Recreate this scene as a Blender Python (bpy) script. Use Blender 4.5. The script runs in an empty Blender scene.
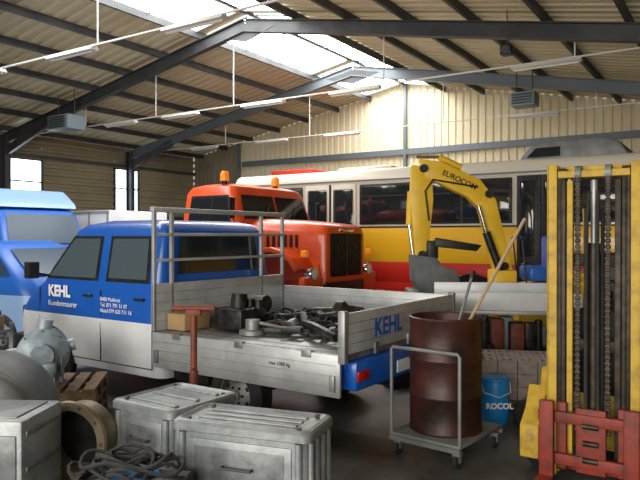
import bpy, bmesh, math, random
from mathutils import Vector, Matrix
random.seed(7)
D=bpy.data
SC=bpy.context.scene
SC.view_settings.view_transform='Standard'
# ---------------------------------------------------------------- materials
def mat(name,col,rough=.6,metal=0,col2=None,nscale=6,bump=0,emit=0,spec=.5,detail=6,thr=(.35,.65),coat=0):
    m=D.materials.new(name); m.use_nodes=True; nt=m.node_tree; n=nt.nodes
    b=n['Principled BSDF']
    b.inputs['Base Color'].default_value=(*col,1); b.inputs['Roughness'].default_value=rough
    b.inputs['Metallic'].default_value=metal
    if 'Specular IOR Level' in b.inputs: b.inputs['Specular IOR Level'].default_value=spec
    if coat: b.inputs['Coat Weight'].default_value=coat
    if emit:
        b.inputs['Emission Color'].default_value=(*col,1); b.inputs['Emission Strength'].default_value=emit
    if col2 or bump:
        tc=n.new('ShaderNodeTexCoord'); nz=n.new('ShaderNodeTexNoise'); nz.inputs['Scale'].default_value=nscale
        nz.inputs['Detail'].default_value=detail; nz.inputs['Roughness'].default_value=.62 if detail>8 else .5
        nt.links.new(tc.outputs['Object'],nz.inputs['Vector'])
        if col2:
            r=n.new('ShaderNodeValToRGB'); r.color_ramp.elements[0].position=thr[0]; r.color_ramp.elements[1].position=thr[1]
            r.color_ramp.elements[0].color=(*col,1); r.color_ramp.elements[1].color=(*col2,1)
            nt.links.new(nz.outputs['Fac'],r.inputs['Fac']); nt.links.new(r.outputs['Color'],b.inputs['Base Color'])
        if bump:
            bp=n.new('ShaderNodeBump'); bp.inputs['Strength'].default_value=bump; bp.inputs['Distance'].default_value=.02
            nt.links.new(nz.outputs['Fac'],bp.inputs['Height']); nt.links.new(bp.outputs['Normal'],b.inputs['Normal'])
    return m
M=dict(
 concrete=mat('concrete_floor',(.055,.053,.052),.45,0,(.16,.155,.15),1.2,.15,detail=10),
 rooft=mat('roof_sheet',(.58,.51,.33),.6,0,(.68,.61,.42),.5),
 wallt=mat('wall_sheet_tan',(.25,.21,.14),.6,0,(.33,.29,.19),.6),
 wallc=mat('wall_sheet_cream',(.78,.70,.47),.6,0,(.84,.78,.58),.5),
 steel=mat('dark_steel',(.045,.05,.055),.55,.2,(.075,.08,.085),2),
 greysteel=mat('grey_painted_steel',(.16,.19,.22),.5,.2),
 sky=mat('skylight_panel',(1,.985,.95),.5,emit=11),
 win=mat('window_daylight',(.85,.93,1),.3,emit=6),
 lampw=mat('lamp_white',(.75,.75,.70),.4),
 blue=mat('blue_paint',(.010,.10,.46),.3,0,coat=.3),
 white=mat('white_paint',(.72,.75,.78),.35,0,(.62,.65,.68),3,coat=.2),
 letter=mat('letter_white',(.9,.9,.9),.5),
 glass=mat('dark_glass',(.015,.02,.024),.08,0,spec=.8),
 glassl=mat('bright_glass',(.07,.10,.12),.08,0,spec=.8),
 glassd=mat('tinted_glass',(.03,.06,.10),.25,0,spec=.25),
 rubber=mat('rubber',(.015,.015,.015),.8,0,(.03,.03,.03),8),
 alu=mat('aluminium',(.40,.42,.43),.42,.40,(.52,.55,.56),5,.1,detail=10),
 alud=mat('aluminium_worn',(.17,.18,.18),.45,.5,(.36,.37,.37),4,.15),
 cast=mat('cast_aluminium_case',(.16,.18,.185),.45,.35,(.34,.365,.37),7,.35,detail=12,thr=(.3,.7)),
 castd=mat('cast_aluminium_case_dark',(.10,.11,.115),.5,.35,(.22,.235,.24),7,.35,detail=12),
 alufloor=mat('bed_floor',(.13,.13,.13),.35,.5,(.30,.31,.31),3,.1,detail=10),
 orange=mat('orange_paint',(.86,.11,.022),.32,0,(.76,.085,.018),4,coat=.3),
 amber=mat('amber_lens',(.95,.28,.02),.25,emit=.3),
 black=mat('black_metal',(.012,.012,.013),.45,.3,(.03,.03,.03),9,.1),
 oily=mat('oily_parts',(.008,.008,.009),.4,.5,(.045,.04,.036),12,.3),
 buscream=mat('bus_cream',(.70,.66,.55),.35,coat=.2),
 busyel=mat('bus_yellow',(.88,.50,.02),.3,coat=.3),
 busred=mat('bus_red',(.55,.025,.015),.3,coat=.3),
 yellow=mat('machine_yellow',(.86,.56,.04),.4,0,(.76,.47,.03),5),
 fyel=mat('forklift_yellow_worn',(.58,.38,.04),.6,0,(.15,.10,.04),8,.25,thr=(.45,.85),detail=14),
 fred=mat('forklift_red_worn',(.28,.035,.018),.6,0,(.05,.022,.018),8,.25,thr=(.4,.75),detail=14),
 rust=mat('rust_drum',(.018,.012,.011),.42,.3,(.12,.030,.020),3.0,.4,detail=14,thr=(.38,.75)),
 rustp=mat('rust_post',(.24,.05,.025),.6,.2,(.10,.035,.02),9,.2),
 brass=mat('aged_ring',(.14,.11,.06),.5,.4,(.24,.20,.13),8,.2),
 gear=mat('grey_blue_casting',(.20,.26,.31),.5,.3,(.32,.38,.43),10,.3),
 greyp=mat('grey_paint',(.15,.16,.16),.5,.2,(.24,.25,.25),4,.1),
 tank=mat('dull_tank_paint',(.08,.09,.09),.6,.2,(.17,.18,.18),3,.15,detail=9),
 wood=mat('wood',(.24,.16,.09),.8,0,(.15,.09,.05),10,.2),
 card=mat('cardboard',(.38,.25,.12),.85,0,(.30,.19,.09),4),
 cblue=mat('canister_blue',(.01,.25,.66),.4),
 ltblue=mat('light_blue_paint',(.26,.42,.68),.35),
 midblue=mat('cab_blue',(.02,.12,.48),.35),
 red=mat('red_paint',(.6,.04,.02),.5),
 block=mat('concrete_block',(.40,.34,.32),.85,0,(.28,.24,.23),12,.2),
 chain=mat('chain_steel',(.02,.018,.015),.5,.6,(.06,.045,.03),14),
 chrome=mat('chrome',(.7,.7,.7),.15,1),
 redlens=mat('red_lens',(.5,.01,.01),.2),
 heater=mat('heater_grey',(.22,.30,.36),.5),
 orangehose=mat('pole_wood',(.45,.33,.2),.7),
)
# ---------------------------------------------------------------- builder
class B:
    def __init__(s,name,loc=(0,0,0),rz=0):
        s.name=name; s.bm=bmesh.new(); s.mats=[]; s.loc=loc; s.rz=rz
    def mi(s,m):
        if m not in s.mats: s.mats.append(m)
        return s.mats.index(m)
    def merge(s,tb,m,T=None):
        if T is not None: bmesh.ops.transform(tb,matrix=T,verts=tb.verts)
        if m is not None:
            i=s.mi(m)
            for f in tb.faces: f.material_index=i
        me=D.meshes.new('t'); tb.to_mesh(me); tb.free(); s.bm.from_mesh(me); D.meshes.remove(me)
    def box(s,x0,x1,y0,y1,z0,z1,m,bev=0,T=None):
        tb=bmesh.new(); bmesh.ops.create_cube(tb,size=1)
        for v in tb.verts:
            v.co=Vector((x0+(x1-x0)*(v.co.x+.5),y0+(y1-y0)*(v.co.y+.5),z0+(z1-z0)*(v.co.z+.5)))
        if bev: bmesh.ops.bevel(tb,geom=tb.edges[:],offset=bev,segments=2,affect='EDGES',profile=.5)
        s.merge(tb,m,T)
    def beam(s,p1,p2,w,h,m,bev=0):
        p1=Vector(p1);p2=Vector(p2);d=p2-p1;L=d.length
        x=d.normalized(); up=Vector((0,0,1))
        if abs(x.dot(up))>.99: up=Vector((0,1,0))
        y=up.cross(x).normalized(); z=x.cross(y)
        T=Matrix(((x.x,y.x,z.x,p1.x),(x.y,y.y,z.y,p1.y),(x.z,y.z,z.z,p1.z),(0,0,0,1)))
        s.box(0,L,-w/2,w/2,-h/2,h/2,m,bev,T)
    def ibeam(s,p1,p2,w,h,m,t=.02):
        p1=Vector(p1);p2=Vector(p2)
        x=(p2-p1).normalized(); up=Vector((0,0,1))
        if abs(x.dot(up))>.99: up=Vector((1,0,0))
        y=up.cross(x).normalized(); z=x.cross(y)
        s.beam(p1,p2,t,h,m) if abs(x.dot(Vector((0,0,1))))<.99 else s._vib(p1,p2,w,h,m,t)
        if abs(x.dot(Vector((0,0,1))))<.99:
            o=z*(h/2-t/2)
            s.beam(p1+o,p2+o,w,t,m); s.beam(p1-o,p2-o,w,t,m)
    def _vib(s,p1,p2,w,h,m,t):
        x,y=p1.x,p1.y
        s.box(x-h/2,x+h/2,y-t/2,y+t/2,p1.z,p2.z,m)
        s.box(x-h/2,x-h/2+t,y-w/2,y+w/2,p1.z,p2.z,m)
        s.box(x+h/2-t,x+h/2,y-w/2,y+w/2,p1.z,p2.z,m)
    def lathe(s,c,ax,prof,m,seg=28):
        c=Vector(c); ax=Vector(ax).normalized(); q=ax.to_track_quat('Z','Y').to_matrix()
        tb=bmesh.new(); rings=[]
        for r,h in prof:
            if r<1e-5: rings.append([tb.verts.new(c+ax*h)])
            else: rings.append([tb.verts.new(c+ax*h+q@Vector((r*math.cos(2*math.pi*i/seg),r*math.sin(2*math.pi*i/seg),0))) for i in range(seg)])
        for a,b in zip(rings,rings[1:]):
            for i in range(seg):
                j=(i+1)%seg
                if len(a)==1 and len(b)==1: continue
                if len(a)==1: tb.faces.new((a[0],b[j],b[i]))
                elif len(b)==1: tb.faces.new((a[i],a[j],b[0]))
                else: tb.faces.new((a[i],a[j],b[j],b[i]))
        bmesh.ops.recalc_face_normals(tb,faces=tb.faces)
        s.merge(tb,m)
    def cyl(s,p1,p2,r,m,seg=16,r2=None):
        p1=Vector(p1);p2=Vector(p2);L=(p2-p1).length
        if r2 is None:r2=r
        s.lathe(p1,p2-p1,[(0,0),(r,0),(r2,L),(0,L)],m,seg)
    def sph(s,c,r,m,sc=(1,1,1),seg=14):
        tb=bmesh.new(); bmesh.ops.create_uvsphere(tb,u_segments=seg,v_segments=max(6,seg//2),radius=r)
        s.merge(tb,m,Matrix.Translation(c)@Matrix.Diagonal((*sc,1)))
    def tube(s,pts,r,m,seg=8):
        pts=[Vector(p) for p in pts]
        tb=bmesh.new(); rings=[]
        for i,p in enumerate(pts):
            d=(pts[min(i+1,len(pts)-1)]-pts[max(i-1,0)]).normalized()
            q=d.to_track_quat('Z','Y').to_matrix() if abs(d.z)<.95 else d.to_track_quat('Z','X').to_matrix()
            ring=[p+q@Vector((r*math.cos(2*math.pi*k/seg),r*math.sin(2*math.pi*k/seg),0)) for k in range(seg)]
            if rings:
                prev=[v.co for v in rings[-1]]
                best=min(range(seg),key=lambda o:sum((ring[(k+o)%seg]-prev[k]).length for k in range(seg)))
                ring=[ring[(k+best)%seg] for k in range(seg)]
            rings.append([tb.verts.new(v) for v in ring])
        for a,b in zip(rings,rings[1:]):
            for k in range(seg): tb.faces.new((a[k],a[(k+1)%seg],b[(k+1)%seg],b[k]))
        tb.faces.new(rings[0]); tb.faces.new(rings[-1])
        bmesh.ops.recalc_face_normals(tb,faces=tb.faces)
        s.merge(tb,m)
    def torus(s,c,ax,R,r,m,seg=28,arc=1.0):
        c=Vector(c)
        s.lathe(c,ax,[(R+r*math.cos(t*math.pi/4),r*math.sin(t*math.pi/4)) for t in range(9)],m,seg)
    def prism(s,pts,lo,hi,m,plane='xz',bev=0,T=None):
        tb=bmesh.new()
        def P(a,b,c):
            return {'xz':(a,c,b),'yz':(c,a,b),'xy':(a,b,c)}[plane]
        A=[tb.verts.new(P(a,b,lo)) for a,b in pts]; Bv=[tb.verts.new(P(a,b,hi)) for a,b in pts]
        tb.faces.new(A); tb.faces.new(Bv[::-1]); n=len(pts)
        for i in range(n): tb.faces.new((A[i],A[(i+1)%n],Bv[(i+1)%n],Bv[i]))
        bmesh.ops.recalc_face_normals(tb,faces=tb.faces)
        if bev: bmesh.ops.bevel(tb,geom=tb.edges[:],offset=bev,segments=2,affect='EDGES',profile=.5)
        s.merge(tb,m,T)
    def poly(s,pts,m):
        tb=bmesh.new(); tb.faces.new([tb.verts.new(p) for p in pts]); s.merge(tb,m)
    def loft(s,levels,mats,nc=5):
        tb=bmesh.new(); rings=[]
        for z,x0,x1,hw,r in levels:
            pts=[]
            for cx,cy,a0 in ((x1-r,hw-r,0),(x0+r*.5,hw-r*.5,90),(x0+r*.5,-hw+r*.5,180),(x1-r,-hw+r,270)):
                rr=r if cx==x1-r else r*.5
                for k in range(nc):
                    a=math.radians(a0+90*k/(nc-1)); pts.append((cx+rr*math.cos(a),cy+rr*math.sin(a),z))
            rings.append([tb.verts.new(p) for p in pts])
        n=len(rings[0])
        for li,(a,b) in enumerate(zip(rings,rings[1:])):
            mi=s.mi(mats[min(li,len(mats)-1)])
            for k in range(n):
                f=tb.faces.new((a[k],a[(k+1)%n],b[(k+1)%n],b[k])); f.material_index=mi
        f=tb.faces.new(rings[0][::-1]); f.material_index=s.mi(mats[0])
        f=tb.faces.new(rings[-1]); f.material_index=s.mi(mats[-1])
        s.merge(tb,None)
    def wheel(s,c,ax,R,w,rim,seg=32):
        c=Vector(c); ax=Vector(ax)
        s.lathe(c,ax,[(R*.62,-w/2),(R*.9,-w/2),(R,-w*.36),(R,w*.36),(R*.9,w/2),(R*.62,w/2),(R*.6,w*.35)],M['rubber'],seg)
        s.lathe(c,ax,[(0,-w*.1),(R*.62,-w*.45),(R*.62,w*.42),(R*.56,w*.42),(R*.52,w*.15),(R*.3,w*.3),(R*.16,w*.32),(R*.14,w*.45),(0,w*.45)],rim,seg)
        q=ax.normalized().to_track_quat('Z','Y').to_matrix()
        for i in range(6):
            a=i*math.pi/3; p=c+q@Vector((R*.24*math.cos(a),R*.24*math.sin(a),w*.3)); s.cyl(p,p+ax.normalized()*.02,.012,M['black'],6)
            p=c+q@Vector((R*.43*math.cos(a+.5),R*.43*math.sin(a+.5),w*.21)); s.cyl(p,p+ax.normalized()*.012,.022,M['black'],8)
    def text(s,txt,size,o,xd,yd,m,align='LEFT',bold=.0):
        cu=D.curves.new('tx','FONT'); cu.body=txt; cu.size=size; cu.align_x=align; cu.extrude=.001; cu.offset=bold
        ob=D.objects.new('tx',cu); SC.collection.objects.link(ob); bpy.context.view_layer.update()
        me=D.meshes.new_from_object(ob); D.objects.remove(ob)
        tb=bmesh.new(); tb.from_mesh(me); D.meshes.remove(me)
        x=Vector(xd).normalized(); y=Vector(yd).normalized(); z=x.cross(y); o=Vector(o)
        s.merge(tb,m,Matrix(((x.x,y.x,z.x,o.x),(x.y,y.y,z.y,o.y),(x.z,y.z,z.z,o.z),(0,0,0,1))))
    def corr(s,o,du,dv,L,H,pitch,dep,m,nrm=None):
        o=Vector(o);du=Vector(du).normalized();dv=Vector(dv).normalized()
        nr=Vector(nrm) if nrm else du.cross(dv); n=max(1,int(L/pitch)); p=L/n
        tb=bmesh.new(); A=[]
        for i in range(n):
            for fx,fd in ((0,0),(.4,0),(.5,1),(.9,1)):
                A.append((i*p+fx*p,fd*dep))
        A.append((L,0)); row=[]
        for u,d in A:
            q=o+du*u+nr*d; row.append((tb.verts.new(q),tb.verts.new(q+dv*H)))
        for a,b in zip(row,row[1:]): tb.faces.new((a[0],b[0],b[1],a[1]))
        s.merge(tb,m)
    def done(s):
        bm=s.bm
        for f in bm.faces: f.smooth=True
        for e in bm.edges:
            if len(e.link_faces)==2:
                try:
                    if e.calc_face_angle()>.62: e.smooth=False
                except: pass
        me=D.meshes.new(s.name); bm.to_mesh(me); bm.free()
        for m in s.mats: me.materials.append(m)
        ob=D.objects.new(s.name,me); SC.collection.objects.link(ob)
        ob.location=s.loc; ob.rotation_euler=(0,0,s.rz); return ob
TH=math.radians(-33)
HR=Matrix.Rotation(TH,4,'Z')
def hall(x,y,z=0): return tuple(HR@Vector((x,y,z)))
XL,XR,YB,YF,RX,RZ,SL=-19.75,5.0,20.5,-4.0,-9.75,7.05,.19
def rz(x): return RZ-SL*abs(x-RX)
# ---------------------------------------------------------------- hall shell
b=B('floor',rz=TH); b.box(XL,XR,YF-6,YB,-.1,0,M['concrete']); b.done()
b=B('ceiling',rz=TH); L=YB-YF
for sgn in (-1,1):
    xe=XL if sgn<0 else XR
    x1=RX+sgn*1.4; dv=Vector((xe-x1,0,rz(xe)-rz(x1)))
    b.corr((x1,YF,rz(x1)),(0,1,0),dv,L,dv.length,.3,.05,M['rooft'],nrm=(0,0,1))
b.box(RX-.12,RX+.12,YF,YB,RZ-.02,RZ+.03,M['steel'])
for sgn in (-1,1):
    xe=XL if sgn<0 else XR
    x=RX+sgn*1.4
    while (x>xe if sgn<0 else x<xe):
        b.box(x-.035,x+.035,YF,YB,rz(x)-.17,rz(x)-.005,M['steel']); x+=sgn*1.35
b.done()
for (ya,yb) in ((2.0,6.6),(7.0,11.6),(12.0,16.6),(17.0,20.1)):
    b=B('skylight',rz=TH)
    for sgn in (-1,1):
        xa,xb=RX+sgn*.1,RX+sgn*1.36
        b.poly([(xa,ya,rz(xa)-.02),(xb,ya,rz(xb)-.02),(xb,yb,rz(xb)-.02),(xa,yb,rz(xa)-.02)],M['sky'])
        y=ya
        while y<=yb+.01:
            b.beam((xa,y,rz(xa)-.045),(xb,y,rz(xb)-.045),.025,.03,M['greysteel']); y+=(yb-ya)/3
    b.done()
b=B('trim_ridge_bay',rz=TH)
for (ya,yb) in ((-4,2.0),(6.6,7.0),(11.6,12.0),(16.6,17.0),(20.1,20.5)):
    for sgn in (-1,1):
        xa,xb=RX+sgn*.1,RX+sgn*1.42
        b.poly([(xa,ya,rz(xa)),(xb,ya,rz(xb)),(xb,yb,rz(xb)),(xa,yb,rz(xa))],M['rooft'])
b.done()
for i,y in enumerate((1.8,6.8,11.8,16.8)):
    b=B('steel_portal_frame',rz=TH)
    o=.34
    for xe,sg in ((XL+.25,-1),(XR-.25,1)):
        b.ibeam((RX,y,RZ-o),(xe,y,rz(xe)-o),.17,.30,M['greysteel'] if i==3 else M['steel'])
        b.beam((RX+sg*(abs(xe-RX)-2.2),y,rz(RX+sg*(abs(xe-RX)-2.2))-.45),(xe,y,rz(xe)-.75),.10,.26,M['steel'])
        b.ibeam((xe,y,0),(xe,y,rz(xe)-.2),.18,.3,M['steel'])
        b.box(xe-.2,xe+.2,y-.15,y+.15,0,.03,M['steel'])
    b.prism([(RX-.9,RZ-.48),(RX,RZ-.72),(RX+.9,RZ-.48),(RX,RZ-.3)],y-.02,y+.02,M['steel'])
    b.done()
b=B('wall_left',rz=TH); ze=rz(XL)
wins=[(12.09,13.25),(16.27,17.4)]
ys=[YF]+[v for w in wins for v in w]+[YB]
for i in range(0,len(ys),2):
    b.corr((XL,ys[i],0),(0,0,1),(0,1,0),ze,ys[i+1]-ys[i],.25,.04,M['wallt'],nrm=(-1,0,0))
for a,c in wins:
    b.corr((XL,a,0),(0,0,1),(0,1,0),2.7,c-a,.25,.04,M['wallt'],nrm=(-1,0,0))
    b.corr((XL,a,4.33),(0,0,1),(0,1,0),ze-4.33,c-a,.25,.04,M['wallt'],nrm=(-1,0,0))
for z in (1.2,2.55,4.45): b.box(XL,XL+.08,YF,YB,z-.05,z+.05,M['steel'])
b.done()
for k,(a,c) in enumerate(wins):
    b=B('window_%d'%(k+1),rz=TH)
    b.poly([(XL-.03,a,2.7),(XL-.03,c,2.7),(XL-.03,c,4.33),(XL-.03,a,4.33)],M['win'])
    for y in (a,c): b.box(XL-.05,XL+.03,y-.04,y+.04,2.66,4.37,M['steel'])
    for z in (2.7,3.6,4.33): b.box(XL-.05,XL+.03,a,c,z-.025,z+.025,M['steel'])
    b.done()
b=B('wall_back',rz=TH)
def gable(x0,x1,m):
    n=int((x1-x0)/.25)
    tb=bmesh.new(); row=[]
    for i in range(n):
        for fx,fd in ((0,0),(.55,0),(.65,.045),(.9,.045)):
            x=x0+(x1-x0)*(i+fx)/n
            row.append((tb.verts.new((x,YB+fd,0)),tb.verts.new((x,YB+fd,rz(x)))))
    row.append((tb.verts.new((x1,YB,0)),tb.verts.new((x1,YB,rz(x1)))))
    for p,q in zip(row,row[1:]): tb.faces.new((p[0],q[0],q[1],p[1]))
    b.merge(tb,m)
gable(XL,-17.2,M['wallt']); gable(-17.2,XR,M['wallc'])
b.done()
b=B('trim_back_rails',rz=TH)
for z,h in ((4.7,.2),(2.9,.14)): b.box(-17,XR,YB-.14,YB-.02,z-h/2,z+h/2,M['greysteel'])
for x in (-17.2,-9.75,-1.4): b.box(x-.05,x+.05,YB-.16,YB-.02,0,rz(x)-.05,M['greysteel'])
b.done()
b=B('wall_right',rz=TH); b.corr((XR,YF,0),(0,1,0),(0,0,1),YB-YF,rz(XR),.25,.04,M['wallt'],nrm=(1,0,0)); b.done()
b=B('wall_front',rz=TH)
for x0,x1 in ((XL,-8.5),(3.5,XR)): b.box(x0,x1,YF-.1,YF,0,4.0,M['wallt'])
b.prism([(XL,4.0),(XR,4.0),(XR,rz(XR)),(RX,RZ),(XL,rz(XL))],YF-.1,YF,M['wallt'])
b.done()
# ---------------------------------------------------------------- strip light rows
def lamp_row(y,z,xs,name='fluorescent_light_row',drops=()):
    b=B(name,rz=TH)
    b.box(XL+1.2,XR-1,y-.02,y+.02,z+.06,z+.085,M['lampw'])
    for x in xs:
        b.prism([(-.09,0),(.09,0),(.05,.06),(-.05,.06)],x-.62,x+.62,M['lampw'],plane='yz',T=Matrix.Translation((0,y,z)))
        b.cyl((x-.58,y,z-.02),(x+.58,y,z-.02),.02,M['lampw'],8)
    for x in drops: b.cyl((x,y,z+.08),(x,y,rz(x)-.2),.014,M['lampw'],6)
    b.done()
lamp_row(7.15,4.95,[-12.5,-9.8,-6.9,-3.0],drops=(-14,-12.1,-9.1,-5.5,-2))
lamp_row(12.15,4.9,[-14.5,-12.2,-9.5,-7.0,-3.0,-.5],drops=(-16,-13.1,-10.4,-6.3,-2.5,1))
lamp_row(17.1,4.9,[-16,-13,-10.3,-4.5,-1.5,1],drops=(-15,-11.5,-7,-3,0))
b=B('unit_heater',rz=TH); b.box(-16.3,-15.4,11.1,11.7,4.75,5.15,M['heater'],.03)
for i in range(5): b.box(-16.2,-15.5,11.06,11.1,4.8+i*.065,4.83+i*.065,M['steel'])
for x in (-16.2,-15.5): b.cyl((x,11.4,5.15),(x,11.4,rz(x)-.1),.015,M['steel'],6)
b.done()
b=B('unit_heater',rz=TH); b.box(-4.9,-4.3,16.3,16.8,5.05,5.4,M['heater'],.03)
for i in range(4): b.box(-4.85,-4.35,16.26,16.3,5.1+i*.07,5.13+i*.07,M['steel'])
for x in (-4.8,-4.4): b.cyl((x,16.5,5.4),(x,16.5,rz(x)-.1),.015,M['steel'],6)
b.done()
b=B('loudspeaker',rz=TH); b.box(-3.55,-3.35,11.2,11.4,4.95,5.12,M['black'],.02); b.cyl((-3.45,11.18,5.03),(-3.45,11.2,5.03),.07,M['steel'],12)
b.cyl((-3.45,11.3,5.12),(-3.45,11.3,rz(-3.45)-.1),.01,M['steel'],6); b.done()
# ---------------------------------------------------------------- pickup
b=B('double_cab_pickup_truck',loc=(.79,6.04,0),rz=math.radians(145))
BL,WH,AL=M['blue'],M['white'],M['alu']
lv=[(.32,2.34,4.62,.86,.22),(.45,2.34,4.70,.90,.26),(.70,2.34,4.74,.92,.28),(.89,2.34,4.71,.925,.28),(1.08,2.34,4.56,.915,.28),(1.25,2.34,4.28,.90,.2),(1.86,2.38,3.76,.795,.13),(1.93,2.44,3.64,.75,.13),(1.975,2.6,3.4,.62,.13)]
b.loft(lv,[WH,WH,WH,BL,BL,BL,BL,BL])
def sy(z): return .90-(z-1.25)/(.61)*.105 if z>1.25 else .92
def side(pts,m,off=.006,sg=1):
    p=[(x,sg*(sy(z)+off),z) for x,z in pts]
    b.poly(p if sg<0 else p[::-1],m)
for sg in (1,-1):
    side([(3.24,1.30),(4.10,1.30),(4.02,1.42),(3.72,1.80),(3.24,1.80)],M['black'],.004,sg)
    side([(3.28,1.33),(4.05,1.33),(3.98,1.42),(3.70,1.77),(3.28,1.77)],M['glassl'],.008,sg)
    side([(2.48,1.30),(3.12,1.30),(3.12,1.80),(2.52,1.80)],M['black'],.004,sg)
    side([(2.53,1.34),(3.08,1.34),(3.08,1.77),(2.56,1.77)],M['glassl'],.008,sg)
    for x in (2.42,3.17,4.2):
        b.box(x-.004,x+.004,sg*.918-.002,sg*.918+.006,.42,1.2,M['black'])
    b.box(2.42,4.2,sg*.916,sg*.925,.417,.425,M['black'])
    for x in (2.52,3.3): b.box(x,x+.13,sg*.91,sg*.95,1.12,1.15,M['black'],.008)
    b.box(4.08,4.17,min(sg*1.0,sg*1.15),max(sg*1.0,sg*1.15),1.30,1.50,M['black'],.02)
    b.cyl((4.1,sg*.86,1.33),(4.12,sg*1.03,1.36),.015,M['black'],8)
def fx(z): return 4.28-(z-1.25)/.61*.52
b.poly([(fx(1.29)+.008,-.76,1.29),(fx(1.29)+.008,.76,1.29),(fx(1.83)+.008,.66,1.83),(fx(1.83)+.008,-.66,1.83)],M['glassl'])
b.poly([(2.335,.65,1.4),(2.335,-.65,1.4),(2.355,-.6,1.8),(2.355,.6,1.8)],M['glass'])
b.box(4.60,4.80,-.88,.88,.38,.58,M['black'],.05)
b.box(4.70,4.75,-.45,.45,.78,.92,M['black'],.01)
for sg in (1,-1): b.box(4.60,4.735,.50 if sg>0 else -.80,.80 if sg>0 else -.50,.76,.93,M['chrome'],.03)
for v in b.bm.verts: v.co.x=2.34+(v.co.x-2.34)*1.13
for sg in (1,-1):
    b.lathe((4.22,sg*.80,.33),(0,sg,0),[(0,0.119),(.37,.119),(.39,.135),(.41,.135),(.42,.11)],M['black'],30)
    b.wheel((4.22,sg*.86,.32),(0,sg,0),.32,.20,M['alud'])
    b.wheel((1.28,sg*.84,.32),(0,sg,0),.32,.20,M['alud'])
for y in (-.4,.4): b.box(-.03,2.4,y-.05,y+.05,.5,.72,M['black'])
b.box(-.06,.1,-1.0,.95,.54,.78,BL,.02); b.box(.02,2.28,-1.0,.98,.72,.79,BL)
for y in (-.98,.76): b.box(-.075,-.055,y,y+.18,.62,.70,M['redlens'],.005)
b.box(-.07,-.055,-.27,.27,.58,.69,WH,.005)
b.cyl((1.28,-.8,.32),(1.28,.8,.32),.05,M['black'])
b.box(1.7,2.2,.55,.85,.34,.6,M['black'],.03)
b.box(0,2.28,-1.04,1.04,.79,.85,M['alufloor'],.005)
for i in range(10): b.box(0.02,2.26,-1.0+i*.21,-.995+i*.21,.85,.853,M['black'])
def board(x0,x1,y0,y1,z0,z1,n,ax):
    b.box(x0,x1,y0,y1,z0,z1,AL,.006)
    for i in range(1,n):
        z=z0+(z1-z0)*i/n
        if ax=='y': b.box(x0+.03,x1-.03,y0-.002,y1+.002,z-.002,z+.002,M['alud'])
        else: b.box(x0-.002,x1+.002,y0+.03,y1-.03,z-.002,z+.002,M['alud'])
board(.02,2.25,1.045,1.075,.50,.845,4,'y')
for x in (.35,1.1,1.9): b.box(x-.05,x+.05,1.04,1.085,.80,.86,M['alud'],.005)
for x in (.06,2.15): b.box(x,x+.05,1.075,1.1,.55,.68,M['alud'],.005)
b.text('max 1000 kg',.045,(.75,1.078,.70),(-1,0,0),(0,0,1),M['black'])
board(.02,2.25,-1.075,-1.045,.85,1.18,4,'y')
board(-.03,0.0,-1.05,1.05,.85,1.18,4,'x')
for y in (-1.06,1.06): b.box(-.035,.03,y-.03,y+.03,.78,1.20,M['alud'],.006)
for y in (-.6,.0,.6): b.box(-.05,-.03,y-.03,y+.03,.80,.90,M['alud'],.004)
board(2.25,2.29,-1.05,1.05,.85,1.32,5,'x')
b.text('KEHL',.21,(-.034,.62,.95),(0,-1,0),(0,0,1),BL,bold=.006)
for y in (-1.03,-.62,1.03,.80): b.box(2.25,2.285,y-.02,y+.02,.85,2.06,AL,.005)
b.box(2.24,2.30,-1.06,1.06,2.04,2.09,AL,.008)
b.box(2.25,2.28,-1.03,1.03,1.80,1.83,AL,.004)
b.box(2.25,2.28,-1.03,1.03,1.54,1.57,AL,.004)
b.text('KEHL',.18,(4.24,.938,1.10),(-1,0,0),(0,0,1),M['letter'],bold=.007)
b.text('Kundenmaurer',.092,(4.24,.938,.985),(-1,0,0),(0,0,1),M['letter'])
for i,t in enumerate(('8400 Muhlruti','Tel. 071 791 51 07','Natel 079 620 711 16')):
    b.text(t,.060,(3.26,.938,1.09-i*.062),(-1,0,0),(0,0,1),M['letter'])
b.done()
# scrap parts on the bed
PR=math.radians(145)
b=B('scrap_engine_parts',loc=(.79,6.04,0),rz=PR)
zf=.856
b.box(1.45,1.85,.25,.65,zf,zf+.22,M['oily'],.03); b.cyl((1.5,.2,zf+.24),(1.85,.2,zf+.24),.09,M['oily']); b.cyl((1.65,.45,zf+.2),(1.65,.45,zf+.36),.08,M['oily'])
for i in range(4): b.cyl((1.48+i*.11,.35,zf+.2),(1.48+i*.11,.35,zf+.3),.04,M['black'])
b.lathe((1.3,.65,zf),(0,0,1),[(0,0),(.13,0),(.13,.04),(.07,.05),(.07,.14),(0,.14)],M['alud'],20)
b.tube([(.3,.7,zf+.06),(.6,.6,zf+.12),(.9,.35,zf+.1),(1.1,.1,zf+.14),(1.4,0,zf+.08)],.04,M['oily'])
b.tube([(.35,-.1,zf+.08),(.7,.1,zf+.16),(1.0,-.1,zf+.1),(1.3,-.4,zf+.12)],.05,M['oily'])
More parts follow.
